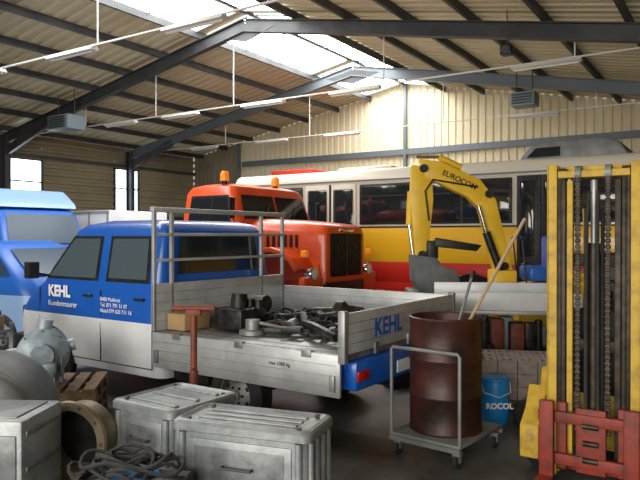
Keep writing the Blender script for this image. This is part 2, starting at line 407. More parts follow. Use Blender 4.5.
# gearbox, axle arm, hub
b.lathe((.9,-.35,zf+.13),(1,.3,0),[(0,-.2),(.08,-.2),(.09,-.05),(.13,0),(.13,.08),(.06,.12),(.05,.35),(0,.35)],M['oily'],20)
b.lathe((.5,.2,zf),(0,0,1),[(.05,0),(.15,0),(.15,.03),(.08,.04),(.07,.09),(.03,.09),(.03,0)],M['rustp'],22)
b.prism([(-.3,-.04),(.25,-.05),(.32,.0),(.25,.05),(-.3,.04),(-.36,0)],zf+.02,zf+.07,M['black'],plane='xy',bev=.01,T=Matrix.Translation((.95,.5,0))@Matrix.Rotation(.5,4,'Z'))
for i in range(38):
    x=random.uniform(.25,1.75);y=random.uniform(-.8,.70);z=zf+random.uniform(0,.06)
    k=random.random(); T=Matrix.Translation((x,y,z+.03))@Matrix.Rotation(random.uniform(0,3),4,'Z')@Matrix.Rotation(random.uniform(-.2,.2),4,'X')
    mm=random.choice([M['oily'],M['oily'],M['black'],M['black'],M['rubber'],M['alud'],M['rustp']])
    if k<.2: b.box(-.10,.10,-.03,.03,-.025,.03,mm,.01,T)
    elif k<.6: b.cyl((x,y,z),(x+.02,y+.03,z+.09),random.uniform(.03,.07),mm,14)
    else: b.torus((x,y,z+.03),(.2,.1,1),random.uniform(.06,.12),.016,mm,18)
for i in range(14):
    x=random.uniform(.45,1.5); y=random.uniform(-.5,.45); ph=random.uniform(0,6); r1=random.uniform(.13,.27)
    b.tube([(x+r1*math.cos(ph+k*.35),y+r1*.9*math.sin(ph+k*.3),zf+.08+.05*math.sin(k*.7+i)) for k in range(20)],.013,M['rubber'],6)
b.tube([(.3,.4,zf+.03),(.8,.45,zf+.03),(1.2,.6,zf+.1),(1.3,.65,zf+.12)],.018,M['alud'])
b.done()
b=B('cardboard_box',loc=(.79,6.04,0),rz=PR); b.box(1.97,2.22,.55,.9,.856,1.02,M['card'],.006); b.box(1.97,2.22,.71,.74,1.02,1.023,M['wood']); b.done()
# ---------------------------------------------------------------- orange bonneted truck
ox,oy,_=hall(-5.4,9.09)
b=B('orange_bonneted_truck',loc=(ox,oy,0),rz=TH); O=M['orange']
b.loft([(1.05,-2.6,-1.35,1.08,.12),(1.95,-2.6,-1.33,1.10,.14),(2.05,-2.6,-1.36,1.09,.14),(2.52,-2.57,-1.50,1.02,.14),(2.62,-2.5,-1.56,.97,.14),(2.67,-2.3,-1.7,.85,.14)],[O])
def wx(z): return -1.36-(z-2.05)/.47*.14
for y0,y1 in ((-.92,-.03),(.03,.92)):
    b.poly([(wx(2.08)+.01,y0,2.08),(wx(2.08)+.01,y1,2.08),(wx(2.48)+.01,y1*.95,2.48),(wx(2.48)+.01,y0*.95,2.48)],M['glass'])
for sg in (-1,1):
    def s2(pts,m,off):
        p=[(x,sg*(1.09-(z-2.05)/.47*.07+off),z) for x,z in pts]; b.poly(p,m)
    s2([(-2.45,2.02),(-1.5,2.02),(-1.6,2.47),(-2.42,2.47)],M['black'],.006)
    s2([(-2.41,2.06),(-1.98,2.06),(-1.98,2.43),(-2.39,2.43)],M['glass'],.010)
    s2([(-1.93,2.06),(-1.56,2.06),(-1.64,2.43),(-1.93,2.43)],M['glass'],.010)
    b.box(-2.47,-2.46,sg*1.09-.02,sg*1.09+.02,1.2,2.02,M['black']); b.box(-1.5,-1.49,sg*1.09-.02,sg*1.09+.02,1.2,2.02,M['black'])
    b.box(-2.4,-2.25,sg*1.11-.02,sg*1.11+.02,1.88,1.91,M['chrome'])
    b.cyl((-1.45,sg*1.05,2.4),(-1.36,sg*1.22,2.4),.013,M['black'],6); b.cyl((-1.45,sg*1.05,2.0),(-1.36,sg*1.22,2.1),.013,M['black'],6)
    b.box(-1.38,-1.34,sg*1.24-.07,sg*1.24+.07,2.08,2.42,M['black'],.02)
    pts=[];inner=[]
    for k in range(9):
        a=math.radians(175-k*18); pts.append((-.75+.68*math.cos(a),.95+.68*math.sin(a))); inner.append((-.75+.60*math.cos(a),.95+.60*math.sin(a)))
    y0,y1=(-1.12,-.62) if sg<0 else (.62,1.12)
    b.prism(pts+inner[::-1],y0,y1,O,bev=.01)
    b.box(-.16,-.04,y0,y1,.85,1.18,O,.03)
    b.prism([(-1.4,1.0),(-.05,1.0),(-.1,1.35),(-.4,1.58),(-1.0,1.6),(-1.4,1.45)],(-.66 if sg<0 else .55),(-.55 if sg<0 else .66),O)
    b.wheel((-.75,sg*.9,.52),(0,sg,0),.52,.28,O)
    b.lathe((-.06,sg*.86,1.22),(1,0,0),[(0,-.1),(.09,-.1),(.115,0),(.105,.02),(0,.03)],M['chrome'],20)
    b.lathe((.0,sg*.86,1.22),(1,0,0),[(0,.02),(.09,-.035)],M['lampw'],20)
    b.box(-.18,-.08,sg*1.0-.05,sg*1.0+.05,1.48,1.58,M['amber'],.02)
    b.wheel((-3.9,sg*.9,.52),(0,sg,0),.52,.30,O); 
def bonnet(secs,m):
    tb=bmesh.new(); rings=[]
    for x,hw,zt,zb,r in secs:
        pts=[(x,-hw,zb)]
        for k in range(6):
            a=math.radians(180-90*k/5); pts.append((x,-hw+r+r*math.cos(a),zt-r+r*math.sin(a)))
        for k in range(6):
            a=math.radians(90-90*k/5); pts.append((x,hw-r+r*math.cos(a),zt-r+r*math.sin(a)))
        pts.append((x,hw,zb)); rings.append([tb.verts.new(p) for p in pts])
    for p,q in zip(rings,rings[1:]):
        for k in range(len(p)-1): tb.faces.new((p[k],p[k+1],q[k+1],q[k]))
        tb.faces.new((p[-1],p[0],q[0],q[-1]))
    tb.faces.new(rings[0]); tb.faces.new(rings[-1]); bmesh.ops.recalc_face_normals(tb,faces=tb.faces); b.merge(tb,m)
bonnet([(-1.45,.88,2.09,1.1,.3),(-1.1,.80,2.08,1.1,.28),(-.6,.70,2.04,1.1,.24),(-.12,.64,1.99,1.05,.18),(-.03,.61,1.96,1.05,.16),(.0,.58,1.93,1.07,.14)],O)
b.box(-.01,.012,-.48,.48,1.16,1.84,M['black'],.03)
for i in range(13): b.box(.008,.026,-.45+i*.072,-.44+i*.072+.014,1.2,1.82,M['oily'])
b.box(.0,.03,-.015,.015,1.16,1.88,M['steel'],.006)
b.box(-.02,.02,-.22,.22,1.87,1.91,M['chrome'],.005)
for sg in (-1,1):
    for i in range(6): b.box(-1.02+i*.10,-.97+i*.10,min(sg*.70,sg*(.795-.02*i)),max(sg*.70,sg*(.795-.02*i)),1.62,1.82,M['black'],.004)
b.box(-.02,.16,-1.15,1.15,.62,.86,O,.04); b.box(-.1,.0,-.6,.6,.84,1.1,M['black'],.02)
for y in (-.38,.38): b.box(-4.9,-.05,y-.05,y+.05,.72,.95,M['black'])
b.box(-4.9,-2.8,-1.1,1.1,1.0,1.12,M['black'],.01); b.box(-2.72,-2.66,-.9,.9,1.1,2.0,M['steel'],.01)
for yy in (-.85,.55):
    b.cyl((-1.85,yy,2.65),(-1.85,yy,2.72),.05,M['black'],12); b.lathe((-1.85,yy,2.72),(0,0,1),[(.07,0),(.075,.02),(.07,.13),(.045,.165),(0,.17)],M['amber'],18)
b.cyl((-3.9,-.9,.52),(-3.9,.9,.52),.08,M['black']); b.cyl((-.75,-.9,.52),(-.75,.9,.52),.06,M['black'])
for y in (-.4,.4): b.tube([(wx(2.05)+.03,y,2.07),(wx(2.3)+.03,y+.2,2.33)],.008,M['black'],6)
b.done()
# ---------------------------------------------------------------- bus
bx,by,_=hall(-2.65,11.04)
b=B('passenger_bus',loc=(bx,by,0),rz=TH)
x0,x1=-6.75,4.6
C_=M['buscream']
b.box(x0,x1,0,2.5,.38,.95,M['busred'],.02); b.box(x0,x1,0.0,2.5,.93,1.32,M['busred'],.01); b.box(x0,x1,-.004,2.504,1.31,1.96,M['busyel'],.01)
b.box(x0,x1,.01,2.49,1.95,2.86,C_)
b.box(x0,x1,-.01,.012,1.955,1.985,M['black'])
pts=[(0,2.83)]
for k in range(6):
    a=math.radians(180-90*k/5); pts.append((.28+.28*math.cos(a),2.88+.24*math.sin(a)))
for k in range(6):
    a=math.radians(90-90*k/5); pts.append((2.22+.28*math.cos(a),2.88+.24*math.sin(a)))
pts.append((2.5,2.83))
b.prism(pts,x0,x1,C_,plane='yz')
b.box(x0,x1,-.012,.0,2.86,2.89,M['greysteel'])
def bwin(a,c,z0=2.02,z1=2.80,fr=.045,m=M['glass']):
    b.box(a,c,-.012,.02,z0,z1,M['black'],.01); b.box(a+fr,c-fr,-.018,.0,z0+fr,z1-fr,m,.008)
bwin(-6.6,-5.75); bwin(-5.7,-4.95)
bwin(-3.6,-2.48); bwin(-2.4,-.63)
b.box(-1.54,-1.50,-.022,0,2.03,2.78,M['black'])
b.box(-3.56,-2.52,-.022,0,2.55,2.58,M['black']); b.box(-2.36,-.67,-.022,0,2.55,2.58,M['black'])
bwin(.32,1.7); bwin(1.8,3.2); bwin(3.3,4.4)
def bdoor(a,c):
    mid=(a+c)/2
    for p,q in ((a,mid-.02),(mid+.02,c)):
        b.box(p,q,-.014,.02,.5,2.82,C_ if a<-3 else M['black'],.01)
        b.box(p+.06,q-.06,-.022,.0,1.45,2.72,M['glass'],.03); b.box(p+.06,q-.06,-.022,.0,.62,1.35,M['glass'],.03)
    b.box(mid-.02,mid+.02,-.02,.02,.5,2.82,M['black'])
bdoor(-4.86,-3.68); bdoor(-.55,.2)
for xw in (-1.35,-5.9,2.9):
    b.lathe((xw,.1,.52),(0,-1,0),[(0,.105),(.56,.105),(.60,.125),(.62,.1)],M['black'],28)
    b.wheel((xw,.06,.5),(0,-1,0),.5,.27,M['greyp'])
    b.wheel((xw,2.44,.5),(0,1,0),.5,.27,M['greyp'])
b.box(x0-.06,x0+.1,.05,2.45,.4,.7,M['black'],.03)
b.box(x0-.02,x0+.02,.2,2.3,1.9,2.8,M['glass'],.02)
b.prism([(-.6,3.1),(-.42,3.32),(-.15,3.40),(.75,3.41),(1.0,3.33),(1.15,3.1)],.25,1.6,M['greyp'],bev=.04)
b.prism([(-.45,3.14),(-.3,3.29),(.1,3.30),(.1,3.14)],.235,.25,M['glass'])
b.box(-4.5,-3.2,.6,1.9,3.1,3.22,C_,.05)
b.done()
# ---------------------------------------------------------------- red box van behind bus
rx,ry,_=hall(-10.9,15.6)
b=B('red_box_van',loc=(rx,ry,0),rz=TH)
b.box(-1.0,.5,0,2.2,.7,3.75,M['red'],.05); b.box(-.9,.4,-.02,0,3.35,3.5,M['letter'],.005)
b.loft([(.45,-2.6,-1.0,1.0,.2),(1.4,-2.6,-1.0,1.0,.2),(2.3,-2.2,-1.0,.85,.15)],[M['red']])
for x in (-1.8,0):
    for y,s_ in ((.15,-1),(2.05,1)): b.wheel((x,y,.4),(0,s_,0),.4,.24,M['greyp'])
b.box(-1.2,.5,.5,1.7,.4,.75,M['black'])
ob=b.done()
# ---------------------------------------------------------------- excavator
b=B('mini_excavator'); Y=M['yellow']; yy=8.75
b.prism([(1.327,2.829),(1.625,2.790),(2.139,2.551),(2.349,2.287),(2.58,1.3),(2.34,1.3),(2.129,2.169),(1.967,2.322),(1.570,2.511),(1.408,2.575)],yy-.09,yy+.09,Y,bev=.015)
b.prism([(1.225,2.75),(1.489,2.72),(1.516,2.287),(1.435,1.50),(1.28,1.50),(1.208,2.287)],yy-.075,yy+.075,Y,bev=.012)
for p in ((1.38,2.70),(2.25,2.36),(1.36,1.55),(2.45,1.4)): b.cyl((p[0],yy-.13,p[1]),(p[0],yy+.13,p[1]),.055,M['black'],14)
b.cyl((2.42,yy-.14,1.25),(2.2,yy-.14,1.85),.05,M['black']); b.cyl((2.2,yy-.14,1.85),(2.1,yy-.14,2.2),.025,M['chrome'])
b.cyl((1.9,yy,2.72),(1.6,yy,2.86),.045,Y); b.cyl((1.6,yy,2.86),(1.3,yy,2.86),.022,M['chrome'])
b.cyl((1.22,yy,2.4),(1.2,yy,1.95),.045,Y); b.cyl((1.2,yy,1.95),(1.25,yy,1.55),.022,M['chrome'])
b.tube([(2.1,yy-.1,2.45),(1.8,yy-.11,2.50),(1.5,yy-.11,2.55),(1.4,yy-.1,2.4),(1.45,yy-.1,2.0)],.012,M['black'])
b.text('EUROCOM',.10,(1.62,yy-.094,2.62),(1,0,-.46),(.46,0,1),M['black'],bold=.002)
cp=[(1.22,1.55),(1.52,1.52),(1.62,1.40),(1.78,1.36),(1.84,1.22),(1.76,1.05),(1.55,.97),(1.34,1.02),(1.24,1.2)]
b.prism(cp,yy-.24,yy+.24,M['tank'],bev=.015)
for i in range(4): b.box(1.18,1.30,yy-.22+i*.135,yy-.17+i*.135,1.03,1.09,M['alud'],.008)
b.prism([(1.5,1.66),(2.05,1.60),(2.12,1.68),(1.52,1.78)],yy-.26,yy-.14,M['black'],bev=.01)
b.box(1.42,1.56,yy-.2,yy+.0,1.5,1.74,M['black'],.02)
b.box(2.3,2.6,yy-.2,yy+.2,.7,1.35,M['yellow'],.03)
b.prism([(2.5,.62),(4.0,.62),(4.1,.8),(4.1,1.22),(3.9,1.3),(2.6,1.12),(2.5,1.0)],yy-.55,yy+.45,Y,bev=.04)
b.cyl((3.2,yy,.45),(3.2,yy,.63),.35,M['black'],24)
b.box(2.75,3.1,yy-.25,yy+.25,1.2,1.40,M['midblue'],.04); b.box(3.05,3.18,yy-.25,yy+.25,1.3,1.8,M['midblue'],.04)
for q in (-.2,.2): b.cyl((2.72,yy+q,1.15),(2.66,yy+q,1.75),.012,M['black'],8); b.sph((2.66,yy+q,1.77),.03,M['black'])
for yq in (yy-.55,yy+.25):
    pts=[]
    for k in range(9): a=math.radians(90+k*22.5); pts.append((2.45+.22*math.cos(a),.22+.22*math.sin(a)))
    for k in range(9): a=math.radians(-90+k*22.5); pts.append((3.9+.22*math.cos(a),.22+.22*math.sin(a)))
    b.prism(pts,yq,yq+.28,M['rubber'])
    for i in range(14): b.box(2.45+i*.108,2.50+i*.108,yq-.01,yq+.29,.43,.455,M['rubber'])
    for i in range(4): b.cyl((2.5+i*.45,yq-.02,.2),(2.5+i*.45,yq+.3,.2),.12,M['greyp'])
b.box(2.6,3.8,yy-.35,yy+.35,.25,.45,M['black'])
b.done()
# ---------------------------------------------------------------- forklift
b=B('forklift_truck',loc=(1.93,4.6,0),rz=math.radians(-33)); FY,FR=M['fyel'],M['fred']
CH=M['chain']
for sg in (-1,1):
    x=sg*.28
    b.box(x-.035,x+.035,0,.02,.06,2.32,FY,.004); b.box(x-.035,x+.035,.08,.10,.06,2.32,FY,.004); b.box(x+(.02 if sg>0 else -.035),x+(.035 if sg>0 else -.02),0,.10,.06,2.32,FY,.003)
    xi=sg*.215
    b.box(xi-.028,xi+.028,.005,.02,.10,2.29,CH,.004); b.box(xi-.028,xi+.028,.075,.09,.10,2.29,CH,.004); b.box(xi-.008,xi+.008,.005,.09,.10,2.29,CH)
    xi=sg*.160
    b.box(xi-.02,xi+.02,.02,.07,.14,2.20,FY if sg<0 else CH,.004)
    for k in range(46):
        z=.40+k*.041
        b.box(sg*.10-.020,sg*.10+.020,-.015,.005,z,z+.026,CH,.004)
        b.box(sg*.10-.012,sg*.10+.012,-.010,.002,z+.02,z+.045,CH)
    b.cyl((sg*.10-.02,.03,2.25),(sg*.10+.02,.03,2.25),.055,M['greyp'],18)
    b.cyl((sg*.055,.06,.1),(sg*.055,.06,2.0),.014,M['rubber'],10)
b.cyl((0,.05,.1),(0,.05,1.75),.042,CH,16); b.cyl((0,.05,1.75),(0,.05,2.2),.024,M['alud'],16)
for z,m in ((2.26,FY),(1.62,CH),(1.0,CH),(.12,FR)): b.box(-.30,.30,.10,.13,z-.04,z+.05,m,.008)
b.box(-.24,.24,.0,.08,2.22,2.27,FY,.006)
for z in (.16,.46): b.box(-.36,.36,-.075,-.03,z,z+.08,FR,.01)
for x in (-.24,.17): b.box(x,x+.07,-.03,.02,.12,.60,FR,.01)
for x in (-.34,.22):
    b.box(x,x+.10,-.125,-.075,.04,.62,FR,.01); b.prism([(-.10,.04),(-1.05,.035),(-1.1,.05),(-.10,.085)],x,x+.10,FR,plane='yz')
b.box(-.10,.10,-.06,-.02,.12,.58,FR,.01)
for z in (.22,.34,.46): b.cyl((-.05,-.07,z),(.05,-.07,z),.02,CH,10)
for sg in (-1,1): b.tube([(sg*.04,-.02,.5),(sg*.04,-.03,1.2),(sg*.035,-.02,1.9),(sg*.03,.03,2.12)],.013,M['rubber'])
b.box(-.42,.42,.32,1.0,.18,.62,FY,.05); b.box(-.42,.42,.95,1.9,.25,1.0,FY,.08); b.prism([(.9,.2),(2.05,.25),(2.15,.6),(2.05,1.05),(.9,1.05)],-.42,.42,FY,plane='yz',bev=.06)
b.box(-.30,.36,.33,.39,.6,1.25,M['black'],.02); b.box(-.22,.22,1.15,1.55,1.05,1.15,M['black'],.03); b.box(-.24,.24,1.5,1.6,1.1,1.65,M['black'],.04)
b.torus((0,.75,1.35),(0,-.5,1),.17,.015,M['black']); b.cyl((0,.75,1.35),(0,.5,.9),.02,M['black'])
for sg in (-1,1):
    b.wheel((sg*.44,.36,.24),(sg,0,0),.24,.16,FY); b.wheel((sg*.36,1.75,.22),(sg,0,0),.22,.14,FY)
    b.beam((sg*.38,.42,.9),(sg*.36,.62,2.08),.04,.04,FY); b.beam((sg*.38,1.85,1.0),(sg*.36,1.6,2.08),.04,.04,FY)
    b.beam((sg*.36,.6,2.08),(sg*.36,1.62,2.08),.04,.04,FY)
for i in range(7): b.beam((-.36,.6+i*.17,2.08),(.36,.6+i*.17,2.08),.02,.02,CH)
b.cyl((-.42,.30,.36),(-.34,.10,.80),.035,FY); b.cyl((.40,.32,.42),(.30,.10,.80),.03,FY)
b.prism([(-.05,.16),(.30,.16),(.34,.5),(.2,.66),(.1,.5),(-.05,.4)],-.50,-.36,FY,plane='yz',bev=.015)
b.done()
# ---------------------------------------------------------------- drum, trolley, poles
b=B('steel_drum',loc=(1.05,5.43,0)); z=.20; R=.295
b.lathe((0,0,z),(0,0,1),[(0,.02),(R-.01,.02),(R,0),(R+.008,.01),(R,.025),(R,.27),(R+.012,.29),(R+.012,.305),(R,.325),(R,.57),(R+.012,.59),(R+.012,.605),(R,.625),(R,.90),(R+.010,.915),(R+.010,.93),(R-.004,.935),(R-.012,.92),(R-.012,.06),(0,.06)],M['rust'],48)
b.lathe((0,0,z+.6),(0,0,1),[(0,0),(R-.013,0)],M['oily'],32)
b.done()
b=B('drum_trolley',loc=(1.06,5.43,0),rz=math.radians(-40)); G=M['greyp']
b.box(-.32,.32,-.38,.40,.165,.195,G,.008)
for y in (-.38,.37): b.box(-.32,.32,y,y+.03,.13,.165,G)
b.tube([(-.31,-.36,.17),(-.31,-.36,.87),(-.295,-.36,.89),(.295,-.36,.89),(.31,-.36,.87),(.31,-.36,.17)],.015,G)
for x in (-.27,.27):
    for y in (-.32,.34):
        b.box(x-.035,x+.035,y-.03,y+.03,.10,.135,G,.005); b.lathe((x-.018,y,.055),(1,0,0),[(0,0),(.035,0),(.055,.004),(.055,.032),(.035,.036),(0,.036)],M['rubber'],20)
        b.box(x-.028,x-.022,y-.02,y+.02,.05,.12,G); b.box(x+.022,x+.028,y-.02,y+.02,.05,.12,G)
b.done()
b=B('wooden_pole'); b.tube([(1.12,5.4,.82),(1.26,5.45,1.1),(1.78,5.65,1.95)],.015,M['orangehose']); b.done()
b=B('steel_bar'); b.tube([(1.10,5.38,.82),(1.17,5.45,1.1),(1.30,5.55,1.46)],.012,M['greyp']); b.cyl((1.295,5.545,1.44),(1.315,5.56,1.50),.02,M['black']); b.done()
# ---------------------------------------------------------------- blue canister
b=B('plastic_canister',loc=(1.70,6.30,0))
b.lathe((0,0,0),(0,0,1),[(0,0),(.12,0),(.13,.02),(.135,.38),(.13,.40),(.14,.405),(.14,.43),(.12,.44),(0,.44)],M['cblue'],32)
b.lathe((0,0,.07),(0,0,1),[(.1345,0),(.1365,.002),(.1375,.17),(.1355,.172)],M['cblue'],32)
b.text('ROCOL',.075,(-.125,-.142,.16),(1,0,0),(0,0,1),M['letter'],bold=.003)
b.tube([(-.14,0,.4),(-.13,-.08,.30),(0,-.16,.27),(.13,-.08,.30),(.14,0,.4)],.005,M['lampw'],6)
b.done()
# spare wheel leaning flat on the floor and a car battery beside the canister
b=B('spare_wheel',loc=(2.12,6.15,.10)); b.wheel((0,0,0),(0,0,1),.28,.19,M['alud']); b.done()
b=B('car_battery',loc=(.92,7.75,0),rz=.5); b.box(-.14,.14,-.09,.09,0,.18,M['black'],.008); b.box(-.14,.14,-.09,.09,.18,.20,M['lampw'],.005)
for x in (-.1,.1): b.cyl((x,.05,.2),(x,.05,.225),.012,M['alud'],8)
b.done()
# ---------------------------------------------------------------- pallet of blocks
b=B('pallet_of_hollow_blocks',loc=(2.1,7.0,0),rz=math.radians(-12))
for y in (-.35,-.05,.25): b.box(-.4,.4,y,y+.1,0,.09,M['wood'])
for i in range(6): b.box(-.4+i*.135,-.29+i*.135,-.36,.36,.09,.11,M['wood'])
for lay in range(3):
    for i in range(4):
        for j in range(3):
            x=-.39+i*.197;y=-.34+j*.23;zz=.112+lay*.135
            for (p,q,r_,s_) in ((0,.19,0,.05),(0,.19,.17,.22),(0,.04,.05,.17),(.15,.19,.05,.17),(.08,.11,.05,.17)):
                b.box(x+p,x+q,y+r_,y+s_,zz,zz+.13,M['block'])
b.done()
b=B('blue_plastic_crate',loc=(1.45,7.0,0)); b.box(-.2,.2,-.15,.15,0,.02,M['midblue'])
for a,c,d_,e in ((-.2,.2,-.15,-.13),(-.2,.2,.13,.15),(-.2,-.18,-.15,.15),(.18,.2,-.15,.15)): b.box(a,c,d_,e,0,.22,M['midblue'],.004)
b.done()
b=B('machine_workbench',loc=(2.15,7.85,0),rz=math.radians(-8))
b.box(-.75,.9,-.3,.3,.88,.93,M['alu'],.01); b.box(-.75,.9,.24,.28,.93,1.22,M['white'],.01); b.box(-.75,.9,-.31,-.28,.93,1.14,M['white'],.01)
for x in (-.7,.85):
    for y in (-.25,.25): b.box(x-.03,x+.03,y-.03,y+.03,0,.88,M['greyp'])
b.box(-.7,.85,-.25,.25,.3,.33,M['greyp'])
b.done()
b=B('gearbox_parts',loc=(2.15,7.85,0),rz=math.radians(-8))
for i in range(30):
    x=random.uniform(-.6,.7);y=random.uniform(-.18,.15);z=.331
    h=random.uniform(.15,.5); mm=random.choice([M['oily'],M['black'],M['gear'],M['greyp'],M['rustp']])
    if i%2: b.cyl((x,y,z),(x,y,z+h),random.uniform(.04,.09),mm,14)
    else: b.box(x-.08,x+.08,y-.05,y+.05,z,z+h,mm,.02)
b.done()
# ---------------------------------------------------------------- post stand
b=B('support_stand',loc=(-1.03,5.3,0))
b.cyl((0,0,.0),(0,0,1.18),.028,M['rustp'],14); b.cyl((0,0,.02),(0,0,.7),.036,M['rustp'],14)
b.cyl((-.17,0,1.21),(.17,0,1.21),.024,M['rustp'],14); b.box(-.06,.06,-.03,.03,1.15,1.2,M['rustp'],.005)
for k in range(3):
    a=k*2.094+.4; b.beam((0,0,.35),(.3*math.cos(a),.3*math.sin(a),.02),.03,.03,M['rustp'])
b.cyl((.0,-.05,.72),(.0,.09,.72),.012,CH,8)
b.done()
# ---------------------------------------------------------------- metal housings in the foreground
def housing(name,loc,rzd,w,d,h):
    b=B(name,loc=loc,rz=math.radians(rzd)); A_,G_=M['cast'],M['castd']
    x,y=w/2,d/2
    def rr(hx,hy,z,r=.05):
        o=[]
        for cx,cy,a0 in ((hx-r,hy-r,0),(-hx+r,hy-r,90),(-hx+r,-hy+r,180),(hx-r,-hy+r,270)):
            for k in range(5):
                a=math.radians(a0+22.5*k); o.append((cx+r*math.cos(a),cy+r*math.sin(a),z))
        return o
    tb=bmesh.new(); rings=[]
    for z,i in ((0,.03),(.03,0),(.07,0),(.08,.02),(h-.07,.02),(h-.06,0),(h-.02,0),(h-.006,.010),(h,.03),(h-.012,.045),(h-.02,.06),(h-.012,.10)):
        rings.append([tb.verts.new(p) for p in rr(x-i,y-i,z)])
    for p,q in zip(rings,rings[1:]):
        for k in range(20): tb.faces.new((p[k],p[(k+1)%20],q[(k+1)%20],q[k]))
    tb.faces.new(rings[-1]); tb.faces.new(rings[0][::-1]); b.merge(tb,A_)
    for s_ in (-1,1):
        for a in (-x+.07,x-.07): b.cyl((a,s_*(y-.02),.08),(a,s_*(y-.02),h-.07),.022,A_,12)
        for z in (h*.22,h*.36): b.box(-x+.1,x-.1,s_*(y-.018)-.010,s_*(y-.018)+.010,z-.012,z+.012,A_,.008)
        b.box(-x+.11,x-.11,s_*(y-.02)-.008,s_*(y-.02)+.008,h*.44,h-.10,A_,.008)
        b.box(-x+.15,x-.15,s_*(y-.016)-.008,s_*(y-.016)+.008,h*.50,h-.14,G_,.008)
        for i in range(4):
            a=-y+.07+i*(d-.14)/3
            b.cyl((s_*(x-.02),a,.08),(s_*(x-.02),a,h-.07),.018,A_,12)
    for i in range(3):
        a=-y+.13+i*(d-.26)/2; b.box(-x*.72,x*.72,a-.02,a+.02,h-.015,h-.002,A_,.006)
    for sx in (-.8,.8):
        for sy2 in (-.68,.68): b.cyl((sx*x,sy2*y,h-.015),(sx*x,sy2*y,h+.004),.014,M['steel'],8)
    b.tube([(-.09,-y+.01,h*.68),(-.09,-y-.025,h*.68),(.09,-y-.025,h*.68),(.09,-y+.01,h*.68)],.008,M['steel'],8)
    return b.done()
housing('metal_equipment_case',(-1.0,4.50,0),-34,.60,.64,.70)
housing('metal_equipment_case',(-.388,3.79,0),-20,.86,.42,.75)
b=B('wooden_crate_block',loc=(-1.62,4.30,0),rz=math.radians(-15)); b.box(-.16,.12,-.10,.10,0,.2,M['wood'],.01); b.box(-.17,.13,-.11,.11,.17,.2,M['wood'],.005); b.done()
b=B('flanged_pipe_ring',loc=(-1.60,4.30,.465)); ax=(-.25,-.97,0)
b.lathe((0,0,0),ax,[(.21,-.10),(.225,-.10),(.225,.06),(.255,.06),(.262,.075),(.255,.095),(.20,.095),(.195,.06),(.195,-.10),(.21,-.10)],M['brass'],40)
b.lathe((0,0,0),ax,[(.0,-.06),(.196,-.06)],M['black'],40)
for k in range(10):
    a=k*math.pi/5; q=Vector(ax).normalized().to_track_quat('Z','Y').to_matrix(); p=q@Vector((.232*math.cos(a),.232*math.sin(a),.09)); b.cyl(p,p+Vector(ax).normalized()*.015,.010,M['steel'],6)
b.done()
b=B('storage_tub',loc=(-1.02,3.45,0),rz=math.radians(-8))
b.box(-.3,.3,-.2,.2,0,.03,M['black'])
for a,c,d_,e in ((-.3,.3,-.2,-.18),(-.3,.3,.18,.2),(-.3,-.28,-.2,.2),(.28,.3,-.2,.2)): b.box(a,c,d_,e,0,.5,M['black'],.006)
b.box(-.28,.28,-.18,.18,.03,.47,M['oily'],.01)
b.done()
b=B('coiled_cables',loc=(-1.02,3.45,0),rz=math.radians(-8))
for i in range(9):
    pts=[];cx=random.uniform(-.12,.15);cy=random.uniform(-.05,.08);r1=random.uniform(.12,.24);ph=random.uniform(0,6)
    for k in range(26):
        a=ph+k*.27; pts.append((cx+r1*math.cos(a),cy+r1*.6*math.sin(a),.512+.012*i+.05*math.sin(a*1.5+i)**2))
    b.tube(pts,.010,M['rubber'],6)
b.cyl((-.1,-.05,.52),(.15,.05,.55),.03,M['cblue'],12)
b.done()
# left foreground
b=B('steel_tank',loc=(-2.46,4.75,.46),rz=math.radians(8))
b.lathe((0,-.4,0),(0,1,0),[(0,-.05),(.2,-.045),(.38,-.02),(.44,.02),(.455,.05),(.455,.10),(.46,.10),(.46,.13),(.455,.13),(.455,.70),(.44,.76),(.3,.82),(0,.84)],M['tank'],40)
for y in (-.25,.25): b.box(-.3,.3,y-.04,y+.04,-.46,-.33,M['tank'],.01)
b.tube([(-.1,-.2,.455),(-.1,-.2,.50),(.1,-.2,.50),(.1,-.2,.445)],.012,M['steel'])
b.done()
b=B('metal_cabinet',loc=(-1.90,3.82,0),rz=math.radians(-4))
b.box(-.28,.28,-.24,.24,0,.78,M['cast'],.02)
for z in (.1,.42): b.box(-.25,.25,-.25,-.235,z,z+.28,M['castd'],.008); b.cyl((-.05,-.265,z+.2),(.05,-.265,z+.2),.008,M['steel'])
for z in (.1,.3,.5,.7): b.box(.275,.29,-.2,.2,z-.015,z+.015,M['castd'],.004)
b.box(-.22,.22,-.18,.18,.775,.79,M['castd'],.006)
b.done()
b=B('wooden_pallet',loc=(-2.60,6.35,0),rz=math.radians(10))
for lay in range(3):
    z=lay*.13
    for y in (-.38,-.05,.28): b.box(-.45,.45,y,y+.1,z,z+.09,M['wood'])
    for i in range(6): b.box(-.45+i*.157,-.34+i*.157,-.4,.4,z+.092,z+.118,M['wood'])
b.done()
b=B('gearbox_casting',loc=(-2.66,6.25,.378),rz=math.radians(20)); G_=M['gear']
b.lathe((0,-.2,.3),(0,1,0),[(0,0),(.10,0),(.11,.05),(.2,.09),(.24,.12),(.24,.16),(.2,.18),(.19,.34),(.22,.38),(.22,.42),(.12,.45),(0,.46)],G_,24)
b.box(-.18,.18,-.1,.2,.0,.3,G_,.04); b.cyl((0,0,.5),(.02,0,.62),.07,G_); b.cyl((.2,.0,.35),(.28,0,.37),.06,G_); b.cyl((-.2,.1,.3),(-.33,.12,.28),.05,G_)
for k in range(8):
    a=k*math.pi/4; b.cyl((.215*math.cos(a),-.1,.3+.215*math.sin(a)),(.215*math.cos(a),-.06,.3+.215*math.sin(a)),.014,M['steel'],6)
for k in range(6): b.box(-.17+k*.065,-.155+k*.065,-.13,.0,.03,.28,G_)
